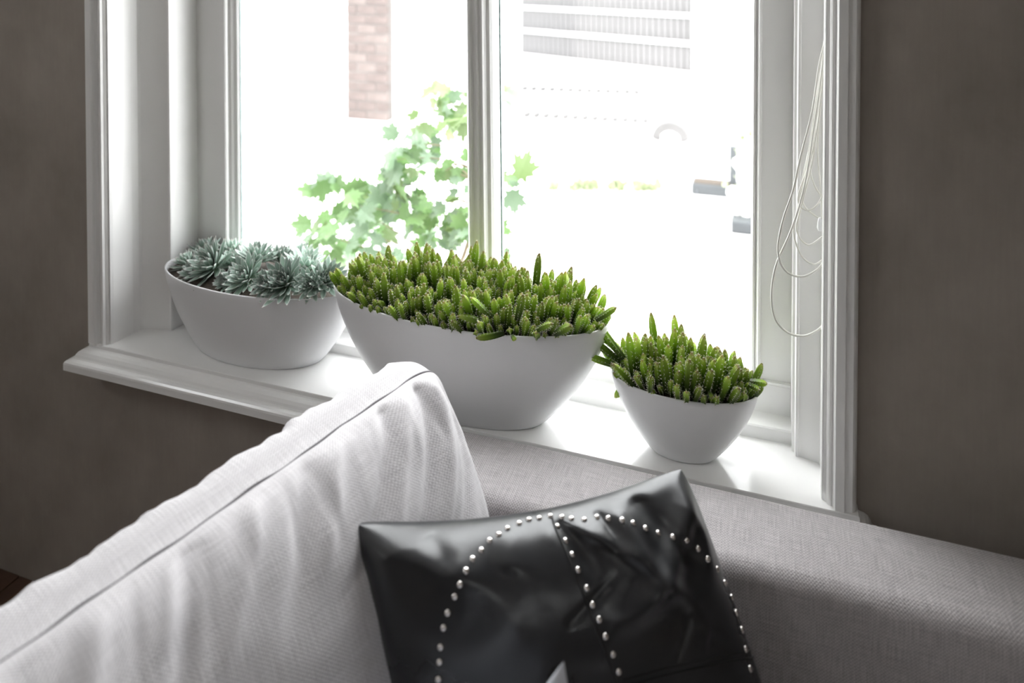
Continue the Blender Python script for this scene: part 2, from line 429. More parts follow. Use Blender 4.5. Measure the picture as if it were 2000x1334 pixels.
# stepped frame foot along the back of the sill
keep(xprism('frame_foot', [(1.1985, SILL-.01), (1.1985, SILL+.019), (1.2005, SILL+.021), (1.29, SILL+.028), (1.29, SILL-.01)], -1.1475, .0525, M['paint']), win)
# head lining
keep(boxobj('head_lining', (WX0, 1.088, WTOP-.004), (WX1, SY+.03, WTOP+.03), M['paint']), win)
keep(boxobj('casing', (-1.2707, 1.071, WTOP), (.132, WY, WTOP+.05), M['paint'], None, .003), win)
# window board with moulded nosing, returned at both ends
prof = [(0, .0), (.0008, -.0012), (.0012, -.007), (.004, -.0085), (.009, -.0095), (.014, -.0125), (.0175, -.0175), (.019, -.022), (.0205, -.0245), (.024, -.0245), (.029, -.0255), (.0318, -.0285), (.0325, -.032), (.0325, -.044), (.030, -.0455)]
prof_in = [(-.02, -.0455)]
bm = bmesh.new(); rows = []
for d, dz in prof + prof_in:
    z = SILL+dz; xl, xr, yf = -1.266-d, .134+d, 1.0707-d
    yb_ = max(yf, WY-.0005) if d >= 0 else WY
    rows.append([bm.verts.new(p) for p in ((xl, WY+.002, z), (xl, yf, z), (xr, yf, z), (xr, WY+.002, z))])
for a, b in zip(rows, rows[1:]):
    for k in range(3): bm.faces.new([a[k], a[k+1], b[k+1], b[k]])
inner_edge = [bm.verts.new(p) for p in ((WX1, WY+.002, SILL), (WX1, 1.29, SILL), (WX0, 1.29, SILL), (WX0, WY+.002, SILL))]
bm.faces.new([rows[0][0], rows[0][1], rows[0][2], rows[0][3]] + inner_edge); bm.faces.new(rows[-1])
box(bm, (WX0, WY, SILL-.045), (WX1, 1.29, SILL-.001))
sill = keep(bobj('window_sill', bm, M['sillpaint']), win)
keep(boxobj('outer_sill', (WX0, 1.285, SILL-.07), (WX1, 1.42, SILL-.02), M['paint'], None, .004), win)

# ------------------------------------------------------------------ planted bowls
def bowl(parent, cx, cy, a0, b0, a1, b1, h, th, raise_=0.0, bulge=.40, wall=.0035):
    """oval bowl on its base oval, flaring to the rim; the ends of the rim rise a little"""
    seg, v, f = 72, [], []
    ct, st = math.cos(th), math.sin(th)
    def ring(s, off, zoff=0):
        g = s + bulge*s*(1-s)*1.6           # fuller than a straight cone
        a = a0+(a1-a0)*g-off; b = b0+(b1-b0)*g-off; out = []
        for k in range(seg):
            t = 2*PI*k/seg
            x, y = a*math.cos(t), b*math.sin(t)
            z = SILL + h*s + raise_*s*s*math.cos(t)**2 + zoff
            out.append((cx+x*ct-y*st, cy+x*st+y*ct, z))
        return out
    rings = []
    rings.append(ring(0, .006, .0012)); rings.append(ring(0, .0012, .0006)); rings.append(ring(.0, .0, .0018))
    for i in range(1, 17): rings.append(ring(i/16, 0))
    rings.append(ring(1, .0008, .0013)); rings.append(ring(1, wall*.5, .0018)); rings.append(ring(1, wall, .0008))
    for i in range(15, 1, -1): rings.append(ring(i/16, wall))
    for r in rings: v += r
    for i in range(len(rings)-1):
        for k in range(seg):
            k2 = (k+1) % seg
            f.append([i*seg+k, i*seg+k2, (i+1)*seg+k2, (i+1)*seg+k])
    f.append(list(range(seg))[::-1]); f.append([(len(rings)-1)*seg+k for k in range(seg)])
    o = pymesh('bowl', v, f, M['ceramic'], None); keep(o, parent)
    # soil
    s = .93; zz = SILL+h*s; seg2 = 48; v = []; f = []
    g = s+bulge*s*(1-s)*1.6; a = a0+(a1-a0)*g-wall; b = b0+(b1-b0)*g-wall
    rings = 7
    v.append((cx, cy, zz+.012))
    for r in range(1, rings+1):
        q = r/rings
        for k in range(seg2):
            t = 2*PI*k/seg2
            x, y = a*q*math.cos(t), b*q*math.sin(t)
            v.append((cx+x*ct-y*st, cy+x*st+y*ct, zz+.012*(1-q*q)+.0025*noise.noise(Vector((x*60, y*60, cx)))+raise_*.9*(q*math.cos(t))**2))
    for k in range(seg2): f.append([0, 1+k, 1+(k+1) % seg2])
    for r in range(rings-1):
        for k in range(seg2):
            k2 = (k+1) % seg2; f.append([1+r*seg2+k, 1+(r+1)*seg2+k, 1+(r+1)*seg2+k2, 1+r*seg2+k2])
    keep(pymesh('soil', v, f, M['soil']), parent)

# ribbed finger stem with woolly spine tufts along the ribs; unit height along z
def stem_mesh(seed, H, R, ribs=5, bend=0.0):
    rnd = random.Random(seed)
    seg, rings = ribs*4, 9
    bm = bmesh.new(); uvl = bm.loops.layers.uv.new('UVMap')
    rr = []; grid = []
    for i in range(rings):
        s = i/(rings-1)
        r = R*(.72+.80*s-.55*s*s) if s < .66 else R*(1.008)*math.sqrt(max(0, 1-((s-.66)/.355)**2))
        r = max(r, R*.12)
        ring = []
        for k in range(seg):
            t = 2*PI*k/seg
            q = .5+.5*math.cos(ribs*t); w = r*(.66+.42*q**1.3)
            ring.append(bm.verts.new((w*math.cos(t)+bend*s*s*H, w*math.sin(t), s*H)))
        grid.append(ring); rr.append(r)
    topv = bm.verts.new((bend*H, 0, H*1.015))
    def face(vs, mi=0):
        f = bm.faces.new(vs); f.material_index = mi; f.smooth = True
        for l in f.loops: l[uvl].uv = (0.5, min(1, max(0, l.vert.co.z/H)))
        return f
    for i in range(rings-1):
        for k in range(seg): face([grid[i][k], grid[i][(k+1) % seg], grid[i+1][(k+1) % seg], grid[i+1][k]])
    for k in range(seg): face([grid[-1][k], grid[-1][(k+1) % seg], topv])
    # spines
    nar = max(4, int(H/.0050))
    for a in range(ribs):
        t = 2*PI*a/ribs
        for j in range(nar):
            s = (j+.8)/(nar+.3)
            i = min(rings-2, int(s*(rings-1))); r = rr[i]+(rr[i+1]-rr[i])*(s*(rings-1)-i)
            c = Vector((r*1.07*math.cos(t)+bend*s*s*H, r*1.07*math.sin(t), s*H))
            for q in range(3):
                d = Vector((math.cos(t+rnd.uniform(-.9, .9)), math.sin(t+rnd.uniform(-.9, .9)), rnd.uniform(-.3, .9))).normalized()
                ln = rnd.uniform(.0020, .0040); w = d.orthogonal().normalized()*.00034
                p0 = bm.verts.new(c+w); p1 = bm.verts.new(c-w); p2 = bm.verts.new(c+d*ln)
                face([p0, p1, p2], 1)
    # crown of pale wool
    for q in range(9):
        d = Vector((rnd.uniform(-1, 1), rnd.uniform(-1, 1), rnd.uniform(.3, 1))).normalized()
        c = Vector((bend*H, 0, H*1.0)); w = d.orthogonal().normalized()*.00034
        face([bm.verts.new(c+w), bm.verts.new(c-w), bm.verts.new(c+d*.0030)], 1)
    me = bpy.data.meshes.new('stem'); bm.to_mesh(me); bm.free()
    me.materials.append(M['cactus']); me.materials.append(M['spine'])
    return me
STEMS = [stem_mesh(1, .046, .0054, 5, .10), stem_mesh(2, .040, .0050, 5, -.06), stem_mesh(3, .034, .0052, 4, .05), stem_mesh(4, .052, .0054, 5, .04),
         stem_mesh(5, .026, .0048, 5, 0), stem_mesh(6, .044, .0060, 4, .16)]
def cactus_bed(parent, cx, cy, a, b, z, th, n, nparts, mound, seed, extra=(), hs=1.0, raise_=0.0):
    rnd = random.Random(seed)
    ct, st = math.cos(th), math.sin(th)
    pts = []; tries = 0; dmin = math.sqrt(PI*a*b/n)*.80
    while len(pts) < n and tries < 60000:
        tries += 1
        t = rnd.uniform(0, 2*PI); q = math.sqrt(rnd.random())
        x, y = a*q*math.cos(t), b*q*math.sin(t)
        if all((x-p[0])**2+(y-p[1])**2 > dmin*dmin for p in pts): pts.append((x, y, q))
        elif tries % 3000 == 0: dmin *= .95
    items = []
    for x, y, q in pts:
        big = noise.noise(Vector((x*14, y*14, seed)))
        s = (.92+.35*big+rnd.choice([-.42, -.3, -.2, 0, .05, .12, .32])) * (1.0 if q < .85 else .72) * hs
        mi = rnd.choice([0, 0, 1, 1, 2, 3, 4, 5])
        dx, dy = x/a, y/b
        tilt = .05+.62*q**5 + rnd.uniform(-.12, .12)
        d = Vector((dx*1.0, dy*1.0, 0)); d = d.normalized() if d.length > 1e-4 else Vector((1, 0, 0))
        d = Vector((d.x*ct-d.y*st, d.x*st+d.y*ct, 0))
        d = (d + Vector((rnd.uniform(-.5, .5), rnd.uniform(-.5, .5), 0))).normalized()
        axis = Vector((0, 0, 1))*math.cos(tilt) + d*math.sin(tilt)
        p = Vector((cx+x*ct-y*st, cy+x*st+y*ct, z+mound*(1-q*q)+raise_*(x/a)**2))
        items.append((p, axis, s, mi))
    items.sort(key=lambda it: (it[0]-EYEP).length - .3*it[0].z)
    for e in extra: items.insert(0, e)
    rest = bmesh.new()
    for i, (p, axis, s, mi) in enumerate(items):
        mt = Matrix.Translation(p) @ axis.to_track_quat('Z', 'Y').to_matrix().to_4x4() @ Matrix.Rotation(rnd.uniform(0, 6.28), 4, 'Z') @ Matrix.Diagonal((min(1.12, .55+.45*s),)*2+(s, 1))
        if i < nparts:
            o = bpy.data.objects.new('stem', STEMS[mi]); COL.objects.link(o)
            o.parent = parent; o.matrix_parent_inverse = Matrix.Translation(-parent.location); o.matrix_world = mt
            o.matrix_basis = mt
        else:
            tm = STEMS[mi].copy(); tm.transform(mt); rest.from_mesh(tm); bpy.data.meshes.remove(tm)
    if len(rest.verts):
        me = bpy.data.meshes.new('rear_stems'); rest.to_mesh(me)
        o = link('rear_stems', me, None, None); me.materials.append(M['cactus']) if not me.materials else None
        if len(me.materials) < 2: me.materials.append(M['spine'])
        keep(o, parent); o['kind'] = 'stuff'
    rest.free()

# the large bowl in the middle
c1 = empty('cactus_bowl', (-.475, 1.1255, SILL))
tag(c1, 'large white oval bowl densely planted with fingery green cactus, middle of the sill', 'potted plant')
bowl(c1, -.475, 1.1255, .142, .0545, .252, .088, .1745, .007, .0065)
def ex(px, py, Y, d, s, mi): return (at_y(px, py, Y), Vector(d).normalized(), s, mi)
extra = [ex(985, 650, 1.044, (-.85, -.42, -.22), 1.0, 5), ex(1000, 655, 1.042, (.5, -.4, -.25), .4, 4), ex(718, 600, 1.10, (-.9, -.35, .02), 1.0, 5), ex(725, 605, 1.09, (-.7, -.5, -.35), .8, 2),
         ex(955, 635, 1.05, (-.95, -.25, .35), 1.1, 0), ex(960, 620, 1.055, (-.8, -.1, .6), 1.1, 1), ex(1010, 625, 1.05, (.3, -.3, .9), 1.0, 3), ex(1045, 650, 1.05, (.7, -.3, .7), .9, 0),
         ex(1165, 625, 1.09, (.8, -.1, .6), 1.0, 1), ex(1085, 652, 1.055, (.5, -.4, .5), .9, 5)]
cactus_bed(c1, -.475, 1.1255, .240, .080, SILL+.167, .007, 600, 285, .024, 11, extra, 1.12, .005)
# the small bowl at the right
c2 = empty('cactus_bowl', (-.107, 1.128, SILL))
tag(c2, 'small white oval bowl of fingery green cactus at the right end of the sill', 'potted plant')
bowl(c2, -.108, 1.126, .0475, .0265, .111, .050, .1085, .03, .002)
extra = [ex(1225, 738, 1.115, (-.35, -.15, -1), .85, 5), ex(1205, 715, 1.115, (-.95, -.1, .25), 1.0, 0), ex(1212, 705, 1.12, (-.9, 0, .45), 1.1, 0), ex(1218, 700, 1.12, (-.75, 0, .8), 1.3, 3),
         ex(1215, 690, 1.13, (-.9, 0, .6), 1.2, 3), ex(1465, 745, 1.11, (.95, -.1, .1), .7, 2), ex(1462, 752, 1.10, (.8, -.1, -.15), .6, 4), ex(1385, 765, 1.082, (.3, -.4, -.3), .35, 4), ex(1240, 738, 1.10, (.3, -.6, .3), .6, 5)]
cactus_bed(c2, -.108, 1.126, .101, .043, SILL+.104, .03, 175, 150, .014, 23, extra, 1.22, .002)

# echeveria: every rosette a part, every outer leaf a sub-part
def succ_leaf(seed, L_, W, curl):
    """fleshy spoon leaf from the origin along +y, a pointed tip, pale margin"""
    nu, nv = 5, 8
    v, uv = [], []
    for j in range(nv+1):
        s = j/nv
        w = W*(.34+1.15*s-.40*s*s) if s < .6 else W*(.34+1.15*.6-.40*.36)*max(0, 1-((s-.6)/.4)**1.7)
        w = max(w, W*.02)
        for i in range(nu):
            q = (i/(nu-1)-.5)*2
            z = curl*L_*s*s + .22*w*abs(q)**2
            v.append((q*w, s*L_, z)); uv.append((abs(q), s))
    top = len(v)
    for j in range(nv+1):
        s = j/nv
        for i in range(nu):
            x, y, z = v[j*nu+i]; q = (i/(nu-1)-.5)*2
            v.append((x, y, z-.16*W*(1-.95*q*q)*(1-.5*s)-.0003)); uv.append((abs(q), s))
    f = []
    for j in range(nv):
        for i in range(nu-1):
            a = j*nu+i
            f.append([a, a+1, a+nu+1, a+nu]); f.append([top+a, top+a+nu, top+a+nu+1, top+a+1])
        for i in (0, nu-1):
            a = j*nu+i; q = [a, a+nu, top+a+nu, top+a]
            f.append(q if i == 0 else q[::-1])
    me = bpy.data.meshes.new('leaf'); me.from_pydata(v, [], f)
    ul = me.uv_layers.new(name='UVMap')
    for p in me.polygons:
        for li in p.loop_indices:
            a = uv[me.loops[li].vertex_index]
            ul.data[li].uv = (a[0], max(a[1], .86+.07*a[0]) if a[0] > .9 else a[1]*.93 if a[1] < .99 else 1.0)
    me.materials.append(M['succ'])
    me.polygons.foreach_set('use_smooth', [True]*len(me.polygons)); me.update()
    return me
LEAVES = [succ_leaf(1, .044, .0066, .24), succ_leaf(2, .038, .0056, .32), succ_leaf(3, .028, .0044, .30)]
def rosette(parent, pos, axis, R, seed, tint=None):
    rnd = random.Random(seed)
    base = Matrix.Translation(pos) @ Vector(axis).normalized().to_track_quat('Z', 'Y').to_matrix().to_4x4() @ Matrix.Rotation(rnd.uniform(0, 6), 4, 'Z')
    bm = tube([(0, 0, -.02), (0, 0, -.006), (0, 0, .003)], [.004, .006, .004], 8)
    core = bobj('rosette', bm, M['succ'], None, True)
    core.parent = parent; core.matrix_parent_inverse = Matrix.Translation(-parent.location); core.matrix_basis = base
    inner = bmesh.new(); ga = 2.39996; n = 58
    for i in range(n):
        s = i/(n-1)
        elev = math.radians(80-76*s**.9) + rnd.uniform(-.08, .08)
        ln = (.32+.74*s**.7)*R/.044*rnd.uniform(.9, 1.08)
        me = LEAVES[0 if s > .55 else 1 if s > .3 else 2]
        if me is LEAVES[1]: ln *= 1.16
        if me is LEAVES[2]: ln *= 1.5
        mt = Matrix.Rotation(i*ga, 4, 'Z') @ Matrix.Translation((0, .0025*s, -.010*s)) @ Matrix.Rotation(elev, 4, 'X') @ Matrix.Rotation(rnd.uniform(-.15, .15), 4, 'Y') @ Matrix.Diagonal((ln*rnd.uniform(.9, 1.1), ln, ln, 1))
        if i >= n-18:
            o = bpy.data.objects.new('leaf', me); COL.objects.link(o); o.parent = core; o.matrix_basis = mt
        else:
            tm = me.copy(); tm.transform(mt); inner.from_mesh(tm); bpy.data.meshes.remove(tm)
    me = bpy.data.meshes.new('heart_leaves'); inner.to_mesh(me); inner.free(); me.materials.clear(); me.materials.append(M['succ'])
    o = link('heart_leaves', me, None, core); o['kind'] = 'stuff'
s1 = empty('succulent_bowl', (-.93, 1.1663, SILL))
tag(s1, 'white oval bowl of blue-green succulent rosettes at the left end of the sill', 'potted plant')
bowl(s1, -.93, 1.1663, .141, .069, .2185, .092, .1465, .012, .001)
RS = [(412, 528, 1.135, (-.25, -.75, .75), .052), (364, 520, 1.158, (-.45, -.1, .9), .032), (480, 552, 1.118, (0, -.75, .72), .044), (556, 562, 1.110, (.05, -.75, .75), .047), (500, 512, 1.175, (.05, .0, 1), .044),
      (402, 498, 1.210, (-.3, .2, 1), .040), (455, 500, 1.22, (-.1, .3, 1), .040), (600, 528, 1.185, (.35, -.05, 1), .044), (638, 556, 1.14, (.6, -.4, .8), .040), (548, 512, 1.215, (.1, .3, 1), .040), (440, 560, 1.105, (-.2, -.8, .5), .026), (606, 566, 1.115, (.3, -.7, .5), .030), (518, 566, 1.095, (0, -.8, .5), .028),
      (378, 544, 1.130, (-.15, -.6, .9), .033), (590, 505, 1.23, (.2, .3, 1), .034), (452, 522, 1.165, (-.1, -.3, 1), .034)]
for i, (px, py, Y, ax, R) in enumerate(RS):
    rosette(s1, at_y(px, py, Y)+Vector((0, 0, .010)), ax, R*1.12, 50+i)

# ------------------------------------------------------------------ soft things
def cushion(name, corners, Tf, Tb, m, nu=90, nv=80, pinch=.02, folds_f=(), folds_b=(), p=2.4, q=.5, amp=0.0, seed=0, sizes=(.66, .48), pu=None, qb=None, blunt=0.0, corner=0.0, edges=(1, 1, 1, 1)):
    pu = pu or p; qb = qb or q
    """corners TL, TR, BL, BR. u runs left-right, v bottom-top. Front is +normal side. Returns object and edge function"""
    TL, TR, BL, BR = [Vector(c) for c in corners]
    nrm = (TR-TL).cross(TL-BL).normalized()
    def mid(u, v):
        a = (u+1)/2; b = (v+1)/2
        P = BL*(1-a)*(1-b) + BR*a*(1-b) + TL*(1-a)*b + TR*a*b
        uu = ((TR-TL)+(BR-BL)).normalized(); vv = ((TL-BL)+(TR-BR)).normalized()
        top, bot, lef, rig = edges
        P = P - vv*pinch*(1-u*u)*(top*max(v, 0)**2 - bot*max(-v, 0)**2) - uu*pinch*(1-v*v)*(rig*max(u, 0)**2 - lef*max(-u, 0)**2)
        P = P - (uu*math.copysign(1, u) + vv*math.copysign(1, v))*corner*abs(u*v)**14
        return P
    def thick(u, v, side):
        T = Tf if side > 0 else Tb
        e = max(0, (1-abs(u)**pu))*max(0, (1-abs(v)**p))
        h = T*e**(q if side > 0 else qb)
        w = 0
        for fo in (folds_f if side > 0 else folds_b):
            w += fo(u, v)
        n1 = noise.noise(Vector((u*2.2, v*2.2, seed+side)))+.5*noise.noise(Vector((u*5, v*5, seed+7+side)))
        return h + (w + amp*n1)*min(1, e*9)
    us = [math.sin(PI/2*(-1+2*i/nu)*.97)/math.sin(PI/2*.97) for i in range(nu+1)]
    vs = [math.sin(PI/2*(-1+2*j/nv)*.97)/math.sin(PI/2*.97) for j in range(nv+1)]
    verts, faces, uvs = [], [], []
    idx = {}
    for side in (1, -1):
        for j, v in enumerate(vs):
            for i, u in enumerate(us):
                rim = i in (0, nu) or j in (0, nv)
                if side < 0 and rim: idx[(side, i, j)] = idx[(1, i, j)]; continue
                idx[(side, i, j)] = len(verts)
                if rim: verts.append(mid(u, v))
                else:
                    dr = nrm*side
                    if side < 0 and blunt:      # the rear of the top edge is full and round, not a knife edge
                        w = max(0, min(1, (v-.35)/.5)); dr = (dr + Vector((0, 0, blunt))*w).normalized()
                    verts.append(mid(u, v) + dr*thick(u, v, side))
                uvs.append((u*sizes[0]/2, v*sizes[1]/2))
    for side in (1, -1):
        for j in range(nv):
            for i in range(nu):
                q4 = [idx[(side, i, j)], idx[(side, i+1, j)], idx[(side, i+1, j+1)], idx[(side, i, j+1)]]
                faces.append(q4 if side > 0 else q4[::-1])
    nfront = len(verts)
    fuv = {}
    for side in (1, -1):            # UV in metres measured over the surface
        iu = nu//2; jv = nv//2; V = [0]; U = [0]
        for j in range(nv): V.append(V[-1]+(verts[idx[(side, iu, j+1)]]-verts[idx[(side, iu, j)]]).length)
        for i in range(nu): U.append(U[-1]+(verts[idx[(side, i+1, jv)]]-verts[idx[(side, i, jv)]]).length)
        for j in range(nv+1):
            for i in range(nu+1): fuv[(side, i, j)] = (U[i], V[j]+(0 if side > 0 else 1.37))
    me = bpy.data.meshes.new(name); me.from_pydata([tuple(v) for v in verts], [], faces)
    ul = me.uv_layers.new(name='UVMap')
    order = []
    for side in (1, -1):
        for j in range(nv):
            for i in range(nu):
                q4 = [(side, i, j), (side, i+1, j), (side, i+1, j+1), (side, i, j+1)]
                order.append(q4 if side > 0 else q4[::-1])
    for pl, q4 in zip(me.polygons, order):
        for li, key in zip(pl.loop_indices, q4): ul.data[li].uv = fuv[key]
    o = link(name, me, m)
    return o, mid, thick, nrm
def fold(u0, v0, u1, v1, w, a, curve=0.0, fade=.5):
    """a soft ridge (a>0) or crease (a<0) from (u0,v0) to (u1,v1)"""
    dx, dy = u1-u0, v1-v0; ln = math.hypot(dx, dy); dx /= ln; dy /= ln
    def fn(u, v):
        t = ((u-u0)*dx+(v-v0)*dy)/ln; s = -(u-u0)*dy+(v-v0)*dx - curve*t*(1-t)*4
        if t < -.3 or t > 1.3: return 0
        e = max(0, min(1, (1.15-t)/fade))*max(0, min(1, (t+.15)/.15))
        e = e*e*(3-2*e)
        return a*e*math.exp(-(s/w)**2)
    return fn

# big pale cushion, seen along its top seam
T1 = at_z(848, 706, .785); _p = at_z(0, 1290, .772); T0 = T1 + (_p-T1)*1.30
e_ = (T1-T0).normalized(); n_ = Vector((e_.y, -e_.x, 0)).normalized(); lean = math.radians(21)
dn = n_*math.sin(lean) - Vector((0, 0, 1))*math.cos(lean)
B1 = T1 + dn*.445 - e_*.01; B0 = T0 + dn*.445
rf = random.Random(3)
ff = [fold(.97, .93, .62, .1, .035, -.0105, .10), fold(.90, .96, .50, .2, .035, .0082, .08), fold(.84, .97, .40, .25, .03, -.0090, .06), fold(.74, .98, .34, .3, .035, .0075), fold(.66, .98, .26, .45, .03, -.0075, .03),
      fold(.985, .7, .70, -.2, .03, .0060, .08), fold(.3, .98, .05, .5, .04, -.0075), fold(.42, .98, .2, .6, .03, .0060), fold(.1, .98, -.15, .55, .035, .0052), fold(-.1, .98, -.3, .45, .035, -.0075), fold(-.35, .98, -.55, .5, .04, .0060), fold(-.5, .98, -.7, .5, .04, -.0060),
      fold(.99, .5, .80, -.4, .03, -.0045, .06)]
fb = []
for k in range(26):
    u = -.96+k*.077+rf.uniform(-.02, .02)
    fb.append(fold(u, .99, u+rf.uniform(-.10, .06), rf.uniform(.55, .8), rf.uniform(.016, .035), rf.choice([-1, 1])*rf.uniform(.0016, .0045), 0, .7))
for k in range(22):
    u = -.96+k*.09+rf.uniform(-.02, .02)
    ff.append(fold(u, .99, u-rf.uniform(.02, .12), rf.uniform(.6, .8), rf.uniform(.014, .03), rf.choice([-1, 1])*rf.uniform(.001, .0028), 0, .7))
cu, cmid, cthick, cn = cushion('cushion_cover', (T0, T1, B0, B1), .076, .104, M['linen'], 240, 150, .012, ff, fb, 2.8, .5, .005, 4, (.66, .46), pu=9, qb=.32, blunt=.62, corner=.010, edges=(.15, .4, .3, .1))
ce = empty('cushion', (T0+T1+B0+B1)/4)
tag(ce, 'large pale grey linen cushion with a thin dark seam, leaning in the sofa corner', 'cushion')
keep(cu, ce)
pts = [cmid(-1+2*i/120, 1)+Vector((0, 0, .0004)) for i in range(121)]
for i in range(len(pts)):
    t = i/120; pts[i] = pts[i] + Vector((.0012*math.sin(t*31)+.0008*math.sin(t*73), 0, .0006*math.sin(t*47)))
pts2 = [cmid(1, 1-2*i/60) for i in range(61)]
bm = tube(pts, .0013, 6); tube(pts2, .0013, 6, bm=bm)
keep(bobj('seam', bm, M['thread'], None, True), ce)

# sofa: an arm along the sill, the back behind the cushion, seat
so = empty('sofa', (.1, .3, 0))
tag(so, 'grey woven sofa whose flat broad arm runs along below the window sill', 'sofa')
def soft_prism_x(name, y0, y1, z0, z1, x0, x1, rf_, rb, m, crown=.003):
    """block along x with rounded long edges, UV in metres round the section"""
    sec = [(y0, z0)]
    n = 8
    for i in range(n+1):
        t = PI - (PI/2)*i/n; sec.append((y0+rf_+rf_*math.cos(t), z1-rf_+rf_*math.sin(t)))
    for i in range(1, 12):
        q = i/12; sec.append((y0+rf_+(y1-rb-y0-rf_)*q, z1+crown*math.sin(PI*q)))
    for i in range(n+1):
        t = PI/2 - (PI/2)*i/n; sec.append((y1-rb+rb*math.cos(t), z1-rb+rb*math.sin(t)))
    sec.append((y1, z0))
    nx = 60; v, f, uv = [], [], []
    acc = [0]
    for a, b in zip(sec, sec[1:]): acc.append(acc[-1]+math.hypot(b[0]-a[0], b[1]-a[1]))
    for i in range(nx+1):
        x = x0+(x1-x0)*i/nx
        for k, (y, z) in enumerate(sec):
            w = .0018*noise.noise(Vector((x*4, y*9, z*9)))
            v.append((x, y+w, z+w)); uv.append((x, acc[k]))
    ns = len(sec)
    for i in range(nx):
        for k in range(ns-1): f.append([i*ns+k, i*ns+k+1, (i+1)*ns+k+1, (i+1)*ns+k])
        f.append([i*ns+ns-1, i*ns, (i+1)*ns, (i+1)*ns+ns-1])
    f.append(list(range(ns))[::-1]); f.append([nx*ns+k for k in range(ns)])
    me = bpy.data.meshes.new(name); me.from_pydata(v, [], f)
    ul = me.uv_layers.new(name='UVMap')
    for pl in me.polygons:
        for li in pl.loop_indices: ul.data[li].uv = uv[me.loops[li].vertex_index]
    o = link(name, me, m); keep(o, so)
    return o
ARM = .605
soft_prism_x('armrest', .8885, 1.0185, .10, ARM, -.64, .95, .024, .010, M['sofa'])
soft_prism_x('seat_cushion', -.60, .885, .20, .350, -.575, .95, .03, .02, M['sofa'])
soft_prism_x('base', -.62, .888, .08, .198, -.69, .95, .01, .01, M['sofa'], 0)
bmesh_back = soft_prism_x('backrest', -.62, .8875, .10, .56, -.69, -.585, .03, .004, M['sofa'])
bm = tube([(-.6, .8915, ARM-.026), (.95, .8915, ARM-.026)], .0010, 6)
for x, y in ((-.56, .95), (.88, .95), (-.56, -.5), (.88, -.5)):
    lg = boxobj('leg', (x-.025, y-.025, 0), (x+.025, y+.025, .1), M['wood'], None, .004); keep(lg, so)
keep(bobj('piping', bm, M['sofa'], None, True), so)

# black leather pillow with studs
lt = [at_d(688, 1016, .76), at_d(1334, 909, .855), at_d(850, 1900, .68), at_d(1625, 1762, .74)]
lf = [fold(.97, .96, .25, .50, .07, .012, .05), fold(.60, .99, .80, .62, .05, -.010), fold(.10, 1, .22, .72, .05, -.010), fold(.20, .96, .72, .42, .045, .008, .06), fold(-.97, .95, -.35, .78, .09, .008, .02),
      fold(.93, .98, .90, .55, .05, .006), fold(-.2, .99, -.25, .8, .09, .006), fold(.45, .98, .52, .72, .04, .007), fold(.0, .55, .32, .72, .02, -.0025), fold(.35, .97, .40, .8, .03, -.006),
      fold(-.6, .97, -.55, .85, .06, -.004), fold(.72, .3, .95, .1, .05, -.003), fold(-.8, .2, -.5, .3, .06, .003), fold(.5, .30, .70, .50, .02, -.002), fold(.1, .35, .2, .5, .02, .002)]
lb = [fold(.1, 1, .2, .7, .05, -.006), fold(.6, .99, .7, .6, .05, .005)]
pc, pmid, pth, pn = cushion('leather_cover', lt, .072, .045, M['leather'], 150, 150, .022, lf, lb, 3.0, .46, .004, 9, (.40, .40), corner=.004, edges=(1, .8, .25, -.1))
pe = empty('leather_pillow', (lt[0]+lt[1]+lt[2]+lt[3])/4)
tag(pe, 'black leather pillow with arched rows of metal studs, leaning against the sofa arm', 'pillow')
keep(pc, pe)
bpy.context.view_layer.update()
def bvh(o):
    me = o.data
    return BVHTree.FromPolygons([v.co[:] for v in me.vertices], [p.vertices[:] for p in me.polygons])
tree = bvh(pc)
def hit(px, py):
    loc, nor, _, _ = tree.ray_cast(EYEP, ray(px, py).normalized())
    return loc, nor
STUDS = [(856, 1327), (858, 1293), (860, 1264), (866, 1226), (874, 1197), (888, 1165), (898, 1142), (910, 1115), (923, 1092), (940, 1075), (956, 1056), (974, 1044), (991, 1032), (1014, 1022), (1033, 1015), (1053, 1012),
         (1075, 1008), (1097, 1010), (1116, 1013), (1141, 1015), (1166, 1010), (1188, 1013), (1215, 1016), (1237, 1022), (1261, 1032), (1286, 1041), (1314, 1049), (1341, 1056), (1363, 1072), (1382, 1092), (1401, 1112), (1416, 1139), (1429, 1167), (1438, 1197), (1449, 1230),
         (1089, 1028), (1105, 1056), (1118, 1083), (1129, 1113), (1146, 1149), (1157, 1181), (1170, 1210), (1182, 1243), (1197, 1278), (1208, 1312)]
# the rest of the rows, further down the pillow below the picture
STUDS += [(856, 1362), (857, 1398), (859, 1436), (862, 1476), (1221, 1348), (1233, 1386), (1246, 1426), (1456, 1268), (1465, 1306), (1474, 1346)]
bm = bmesh.new(); bmesh.ops.create_uvsphere(bm, u_segments=14, v_segments=8, radius=1)
for v in bm.verts:
    if v.co.z < -.1: v.co.z = -.1
bmesh.ops.transform(bm, matrix=Matrix.Diagonal((.0034, .0034, .0025, 1)), verts=bm.verts)
stud_me = bpy.data.meshes.new('stud'); bm.to_mesh(stud_me); bm.free(); stud_me.materials.append(M['steel'])
stud_me.polygons.foreach_set('use_smooth', [True]*len(stud_me.polygons))
for px, py in STUDS:
    loc, nor = hit(px, py)
    if loc is None: continue
    if nor.dot(ray(px, py)) > 0: nor = -nor
    o = bpy.data.objects.new('stud', stud_me); COL.objects.link(o)
    o.parent = pe; o.matrix_parent_inverse = Matrix.Translation(-pe.location)
    o.matrix_basis = Matrix.Translation(loc) @ nor.to_track_quat('Z', 'Y').to_matrix().to_4x4()
